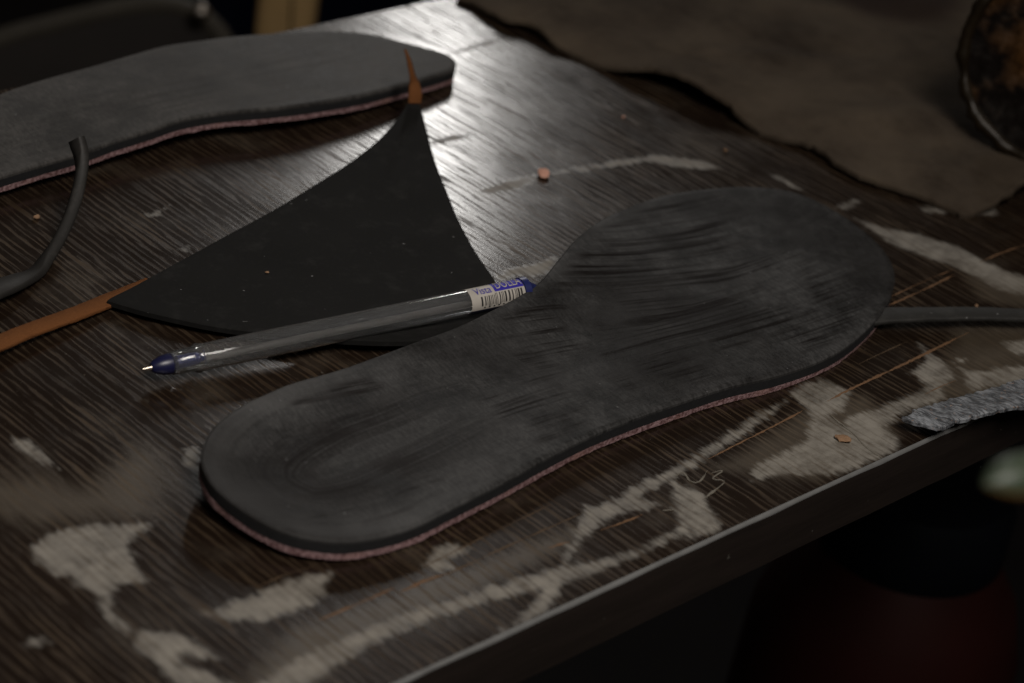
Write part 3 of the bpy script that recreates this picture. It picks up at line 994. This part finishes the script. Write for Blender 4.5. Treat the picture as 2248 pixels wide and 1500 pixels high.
# ------------------------------------------------------------------ pen
p0 = at(313, 811, 0.0052)
p1 = at(1140, 641, 0.0098)
pen = empty("ballpoint_pen", p0)
xa = (p1 - p0).normalized()
ya_ = Vector((0, 0, 1)).cross(xa).normalized()
za_ = xa.cross(ya_)
pm = Matrix((xa, ya_, za_)).transposed().to_4x4()
pm.translation = p0
pen.matrix_world = pm
PL = (p1 - p0).length


def px_to_x(px):
    """position along the pen of the point of its axis nearest a pixel column"""
    f = (px - 313) / (1140 - 313)
    return PL * f


X = px_to_x
lathe("nib", [(0.0, 0.0003), (0.0015, 0.0006), (X(334), 0.0008), (X(340), 0.0011), (X(350), 0.0011)], M['metal'], pen, 20)
lathe("tip_cone", [(X(330), 0.0012), (X(336), 0.0019), (X(350), 0.0027), (X(364), 0.0030), (X(371), 0.0030), (X(372), 0.0024), (X(380), 0.0023)], M['navy_plastic'], pen, 40)
lathe("tip_sleeve", [(X(376), 0.0018), (X(378), 0.0020), (X(425), 0.0020), (X(428), 0.0016), (X(434), 0.0014)], M['blue'], pen, 40)
outer = [(X(368), 0.0029), (X(370), 0.0033), (X(415), 0.0036), (X(420), 0.0042), (X(427), 0.0043), (X(430), 0.0039), (X(434), 0.0041), (X(440), 0.0039), (X(520), 0.0040), (X(1139), 0.0040)]
innr = [(X(1139), 0.0034), (X(440), 0.0034), (X(425), 0.0030), (X(368), 0.0029)]
br = lathe("barrel", outer + innr, M['clear'], pen, 64, closed=True)
M['tube'] = plain("refill_tube", (0.26, 0.24, 0.22), 0.35, 0.5, 0.1, 200, 0, Transmission_Weight=0.75)
rf = lathe("refill", [(X(430), 0.0011), (X(1110), 0.0011)], M['tube'], pen, 24)
rf.location = (0, 0, -0.0006)
br["label"] = "clear scratched plastic barrel"
lathe("end_plug", [(X(1128), 0.0029), (X(1138), 0.0030), (X(1140), 0.0044), (X(1154), 0.0044), (X(1157), 0.0034), (X(1170), 0.0022), (X(1184), 0.0009), (X(1186), 0.0)], M['blue'], pen, 40)


def arc_patch(name, xa0, xb0, a0, a1, r, mat, parent, nseg=16, nxs=2):
    verts, faces = [], []
    for i in range(nxs):
        x = xa0 + (xb0 - xa0) * i / (nxs - 1)
        for j in range(nseg + 1):
            a = math.radians(a0 + (a1 - a0) * j / nseg)
            verts.append((x, -math.sin(a) * r, math.cos(a) * r))
    for i in range(nxs - 1):
        for j in range(nseg):
            faces.append((i * (nseg + 1) + j, i * (nseg + 1) + j + 1, (i + 1) * (nseg + 1) + j + 1, (i + 1) * (nseg + 1) + j))
    return verts, faces


def join_patches(name, plist, mat, parent):
    V, Fc = [], []
    for v, f in plist:
        k = len(V)
        V += v
        Fc += [tuple(i + k for i in q) for q in f]
    return mesh_object(name, V, Fc, mat, parent)


LR = 0.0040
lab = join_patches("label_sticker", [arc_patch("", X(1012), X(1138.5), -75, 104, LR + 0.00004, None, None, 40)], M['paper'], pen)
lab["label"] = "white paper sticker with barcode and blue lettering"
join_patches("label_border", [arc_patch("", X(1012), X(1138.5), 104, 170, LR + 0.00004, None, None, 20)], M['ink_navy'], pen)
join_patches("name_panel", [arc_patch("", X(1070), X(1138.2), -34, 33, LR + 0.00007, None, None, 24)], M['ink_blue'], lab)
rs = random.Random(12)
bars = []
x = X(1034)
while x < X(1136):
    w = rs.choice([0.00022, 0.00022, 0.0004, 0.0006])
    bars.append(arc_patch("", x, x + w, 38 if x > X(1066) else 44, 86 + rs.choice([0, 0, 6]), LR + 0.00007, None, None, 14))
    x += w + rs.choice([0.0003, 0.0004, 0.0007])
for i in range(9):
    xx = X(1040) + i * 0.0017
    bars.append(arc_patch("", xx, xx + 0.0006, 91, 98, LR + 0.00007, None, None, 3))
join_patches("barcode", bars, M['ink_black'], lab)


def wrap_text(name, body, x0, x1, a_base, a_top, r, mat, parent):
    cu = bpy.data.curves.new(name, 'FONT')
    cu.body = body
    cu.resolution_u = 4
    to = bpy.data.objects.new(name, cu)
    col.objects.link(to)
    bpy.context.view_layer.update()
    me = bpy.data.meshes.new_from_object(to.evaluated_get(bpy.context.evaluated_depsgraph_get()))
    bpy.data.objects.remove(to)
    bm = bmesh.new()
    bm.from_mesh(me)
    bmesh.ops.triangulate(bm, faces=bm.faces)
    bmesh.ops.subdivide_edges(bm, edges=[e for e in bm.edges if e.calc_length() > 0.12], cuts=2)
    xsv = [v.co.x for v in bm.verts]
    ysv = [v.co.y for v in bm.verts]
    lx, hx, ly, hy = min(xsv), max(xsv), 0.0, max(ysv)
    for v in bm.verts:
        u = (v.co.x - lx) / (hx - lx)
        t = (v.co.y - ly) / (hy - ly)
        a = math.radians(a_base + (a_top - a_base) * t)
        v.co = (x0 + (x1 - x0) * u, -math.sin(a) * r, math.cos(a) * r)
    bm.to_mesh(me)
    bm.free()
    me.materials.append(mat)
    o = bpy.data.objects.new(name, me)
    col.objects.link(o)
    o.parent = parent
    return o


wrap_text("lettering", "Vista", X(1024), X(1063), 33, -4, LR + 0.00018, M['ink_blue'], lab)
wrap_text("lettering", "DOLLA", X(1076), X(1136), 22, -22, LR + 0.00022, M['paper'], lab)
tag(pen, "clear ballpoint pen with blue tip resting on the black scrap, end under the insole", "pen")

# ------------------------------------------------------------------ crumbs
def crumb(name, px, py, z, size, mat, label, flat=0.7, seed=0, cat="crumb", group="crumbs scattered on the work surface"):
    bm = bmesh.new()
    bmesh.ops.create_icosphere(bm, subdivisions=2, radius=1.0)
    rs = Vector((seed * 3.1, seed * 1.7, seed))
    for v in bm.verts:
        k = 1 + 0.45 * noise.noise(v.co * 1.4 + rs) + 0.15 * noise.noise(v.co * 4 + rs)
        v.co = Vector((v.co.x * k * size, v.co.y * k * size * 0.8, v.co.z * k * size * flat))
    me = bpy.data.meshes.new(name)
    zmin = min(v.co.z for v in bm.verts)
    for v in bm.verts:
        v.co.z -= zmin
    bm.to_mesh(me)
    bm.free()
    me.materials.append(mat)
    o = bpy.data.objects.new(name, me)
    col.objects.link(o)
    o.location = at(px, py, z)
    o.rotation_euler.z = seed
    tag(o, label, cat, group)
    return o


crumb("foam_crumb", 1192, 387, 0.0, 0.0027, M['pinkcrumb'], "pink foam crumb on the bright patch of table", 0.45, 1)
crumb("leather_chip", 1850, 968, 0.0, 0.0024, M['orangecrumb'], "orange leather chip on the smeared glue by the front edge", 0.3, 2)
crumb("foam_crumb", 80, 481, 0.0, 0.0011, M['orangecrumb'], "tiny tan crumb between the curled black strip and rear insole", 0.6, 3)
crumb("foam_crumb", 1368, 259, 0.0, 0.0007, M['pinkcrumb'], "tiny pale crumb on the table near the raised hide edge", 0.6, 4)
crumb("foam_crumb", 1591, 333, 0.0, 0.0008, M['orangecrumb'], "tiny tan crumb right of the pale glue stroke", 0.6, 5)
crumb("foam_crumb", 586, 600, 0.0033, 0.0006, M['orangecrumb'], "tiny tan crumb on the black triangular scrap", 0.5, 6)
crumb("foam_crumb", 2143, 674, 0.0, 0.0008, M['orangecrumb'], "tiny tan crumb just behind the grey strap", 0.6, 7)

# ------------------------------------------------------------------ things beyond the table, out of focus
def loft(name, rings, mat, parent=None, cap=True):
    k = len(rings[0])
    verts = [p for r in rings for p in r]
    faces = []
    for i in range(len(rings) - 1):
        for j in range(k):
            faces.append((i * k + j, i * k + (j + 1) % k, (i + 1) * k + (j + 1) % k, (i + 1) * k + j))
    if cap:
        faces.append(tuple(reversed(range(k))))
        faces.append(tuple((len(rings) - 1) * k + j for j in range(k)))
    return sharp(mesh_object(name, verts, faces, mat, parent), 60)


# pale wooden block behind the far edge
D = 1.5
bc = dist(622, 100, D)
blk = empty("wooden_block", (bc.x, bc.y, bc.z - 0.03))
hw = 63 / FPX * D
rings = []
for zz, s in [(-0.03, 0.90), (0.0, 0.92), (0.006, 0.97), (0.012, 1.0), (0.10, 1.02), (0.14, 1.0), (0.145, 0.9)]:
    ring = []
    for k in range(24):
        a = 2 * math.pi * k / 24
        ca, sa = math.cos(a), math.sin(a)
        q = (abs(ca) ** 4 + abs(sa) ** 4) ** -0.25
        p = bc + right * (ca * q * hw * s) + toward * (sa * q * hw * 0.7 * s) + Vector((0, 0, zz))
        ring.append(tuple(p))
    rings.append(ring)
under(loft("body", rings, M['wood']), blk)
s0 = bc + toward * (hw * 0.715) + right * (hw * 0.42) + Vector((0, 0, -0.012))
s1 = bc + toward * (hw * 0.735) + right * (hw * 0.10) + Vector((0, 0, 0.06))
under(ribbon("slit", [(*s0, 0.004, 0.0012, 0), (*((s0 + s1) / 2), 0.0035, 0.0012, 0), (*s1, 0.003, 0.0012, 0)], M['wood_line']), blk)
tag(blk, "pale wooden block with a dark slit, blurred behind the table", "wood block")

# navy cloth hanging beyond the far edge
D2 = 2.1
verts, faces = [], []
nu, nv = 40, 30
c = dist(900, 20, D2)
for j in range(nv + 1):
    for i in range(nu + 1):
        u, v = i / nu - 0.5, j / nv
        fold = 0.018 * math.sin(u * 34 + math.sin(v * 4) * 1.2) * (0.4 + v) + 0.01 * noise.noise(Vector((u * 9, v * 6, 3)))
        p = c + right * (u * 0.60 + 0.11) + toward * fold + Vector((0, 0, 0.14 - 0.42 * v))
        verts.append(tuple(p))
for j in range(nv):
    for i in range(nu):
        a = j * (nu + 1) + i
        faces.append((a, a + 1, a + nu + 2, a + nu + 1))
clo = mesh_object("hanging_cloth", verts, faces, M['navy'])
sm = clo.modifiers.new("thick", 'SOLIDIFY')
sm.thickness = 0.004
tag(clo, "dark navy cloth hanging in folds beyond the far table corner", "cloth")

# slumped dark leather bag at the left
bag = empty("leather_bag", dist(150, 120, 1.5))
path_px = [(-420, 250), (-150, 150), (0, 85), (120, 52), (230, 25), (320, 10), (390, 12), (440, 30), (480, 70), (520, 150)]
rim3 = [dist(px, py, 1.48) for px, py in path_px]
under(ribbon("rim", [(*p, 0.010, 0.010, 0) for p in rim3], M['bag_rim'], None, 0.012), bag)
S = catmull([tuple(p) for p in rim3], 0.02, closed=False)
rings = []
for i in range(len(S)):
    p = Vector(S[i])
    ring = []
    for k in range(12):
        t = k / 11
        bul = math.sin(t * math.pi) * 0.05
        ring.append(tuple(p + toward * (0.004 + bul * 0.6) + Vector((0, 0, -0.002 - 0.30 * t))))
    for k in range(12):
        t = 1 - k / 11
        bul = math.sin(t * math.pi) * 0.05
        ring.append(tuple(p - toward * (0.05 + bul) + Vector((0, 0, -0.02 - 0.28 * t))))
    rings.append(ring)
under(loft("body", rings, M['bag']), bag)
bm = bmesh.new()
bmesh.ops.create_uvsphere(bm, u_segments=20, v_segments=12, radius=0.0058)
me = bpy.data.meshes.new("stud")
bm.to_mesh(me)
bm.free()
me.materials.append(M['steel'])
st = bpy.data.objects.new("stud", me)
col.objects.link(st)
st.location = dist(441, 27, 1.46)
bpy.context.view_layer.update()
under(st, bag)
tag(bag, "dark brown leather bag with a worn rim, blurred at top left", "bag")

# ------------------------------------------------------------------ things below the front edge
# big dark red bottle with a dark cap standing under the table
bot = empty("plastic_bottle", (0, 0, floor_z))
bx = dist(1930, 1420, 1.05)
bot.location = (bx.x, bx.y, floor_z)
hz = bx.z - floor_z
rb = 300 / FPX * 1.05
lathe("body", [(0.0, rb * 0.9), (0.01, rb), (hz - 0.03, rb), (hz + 0.01, rb * 0.97), (hz + 0.035, rb * 0.85), (hz + 0.055, rb * 0.62)], M['red'], bot, 64, axis='Z')
lathe("cap", [(hz + 0.053, rb * 0.63), (hz + 0.056, rb * 0.66), (hz + 0.080, rb * 0.66), (hz + 0.086, rb * 0.6), (hz + 0.087, 0.0)], M['cap'], bot, 48, axis='Z')
tag(bot, "dark red plastic bottle with dark cap in the shadow below the table", "bottle")

# green and ochre tool handle poking in from the right
h0 = dist(2158, 1066, 0.42)
h1 = dist(2420, 1016, 0.445)
hnd = empty("tool_handle", h0)
xa = (h1 - h0).normalized()
yv = Vector((0, 0, 1)).cross(xa).normalized()
zv = xa.cross(yv)
hm = Matrix((xa, yv, zv)).transposed().to_4x4()
hm.translation = h0
hnd.matrix_world = hm
prof = [(0.0, 0.0), (0.0007, 0.0010), (0.0025, 0.0024), (0.005, 0.0037), (0.0084, 0.0044), (0.025, 0.0045)]
for nm, sgn, mt in (("upper_grip", 1, 'green'), ("lower_grip", -1, 'yellow')):
    verts, faces = [], []
    for (x, r) in prof:
        for k in range(17):
            a = math.pi * k / 16
            verts.append((x, math.cos(a) * r, sgn * (math.sin(a) * r * (1.0 if sgn > 0 else 0.75) + 0.00005)))
    for i in range(len(prof) - 1):
        for k in range(16):
            faces.append((i * 17 + k, i * 17 + k + 1, (i + 1) * 17 + k + 1, (i + 1) * 17 + k))
        faces.append((i * 17, (i + 1) * 17, (i + 1) * 17 + 16, i * 17 + 16))
    faces.append(tuple((len(prof) - 1) * 17 + k for k in range(17)))
    sharp(mesh_object(nm, verts, faces, M[mt], hnd), 50)
tag(hnd, "green and ochre tool handle poking in at the right below the table", "tool handle")
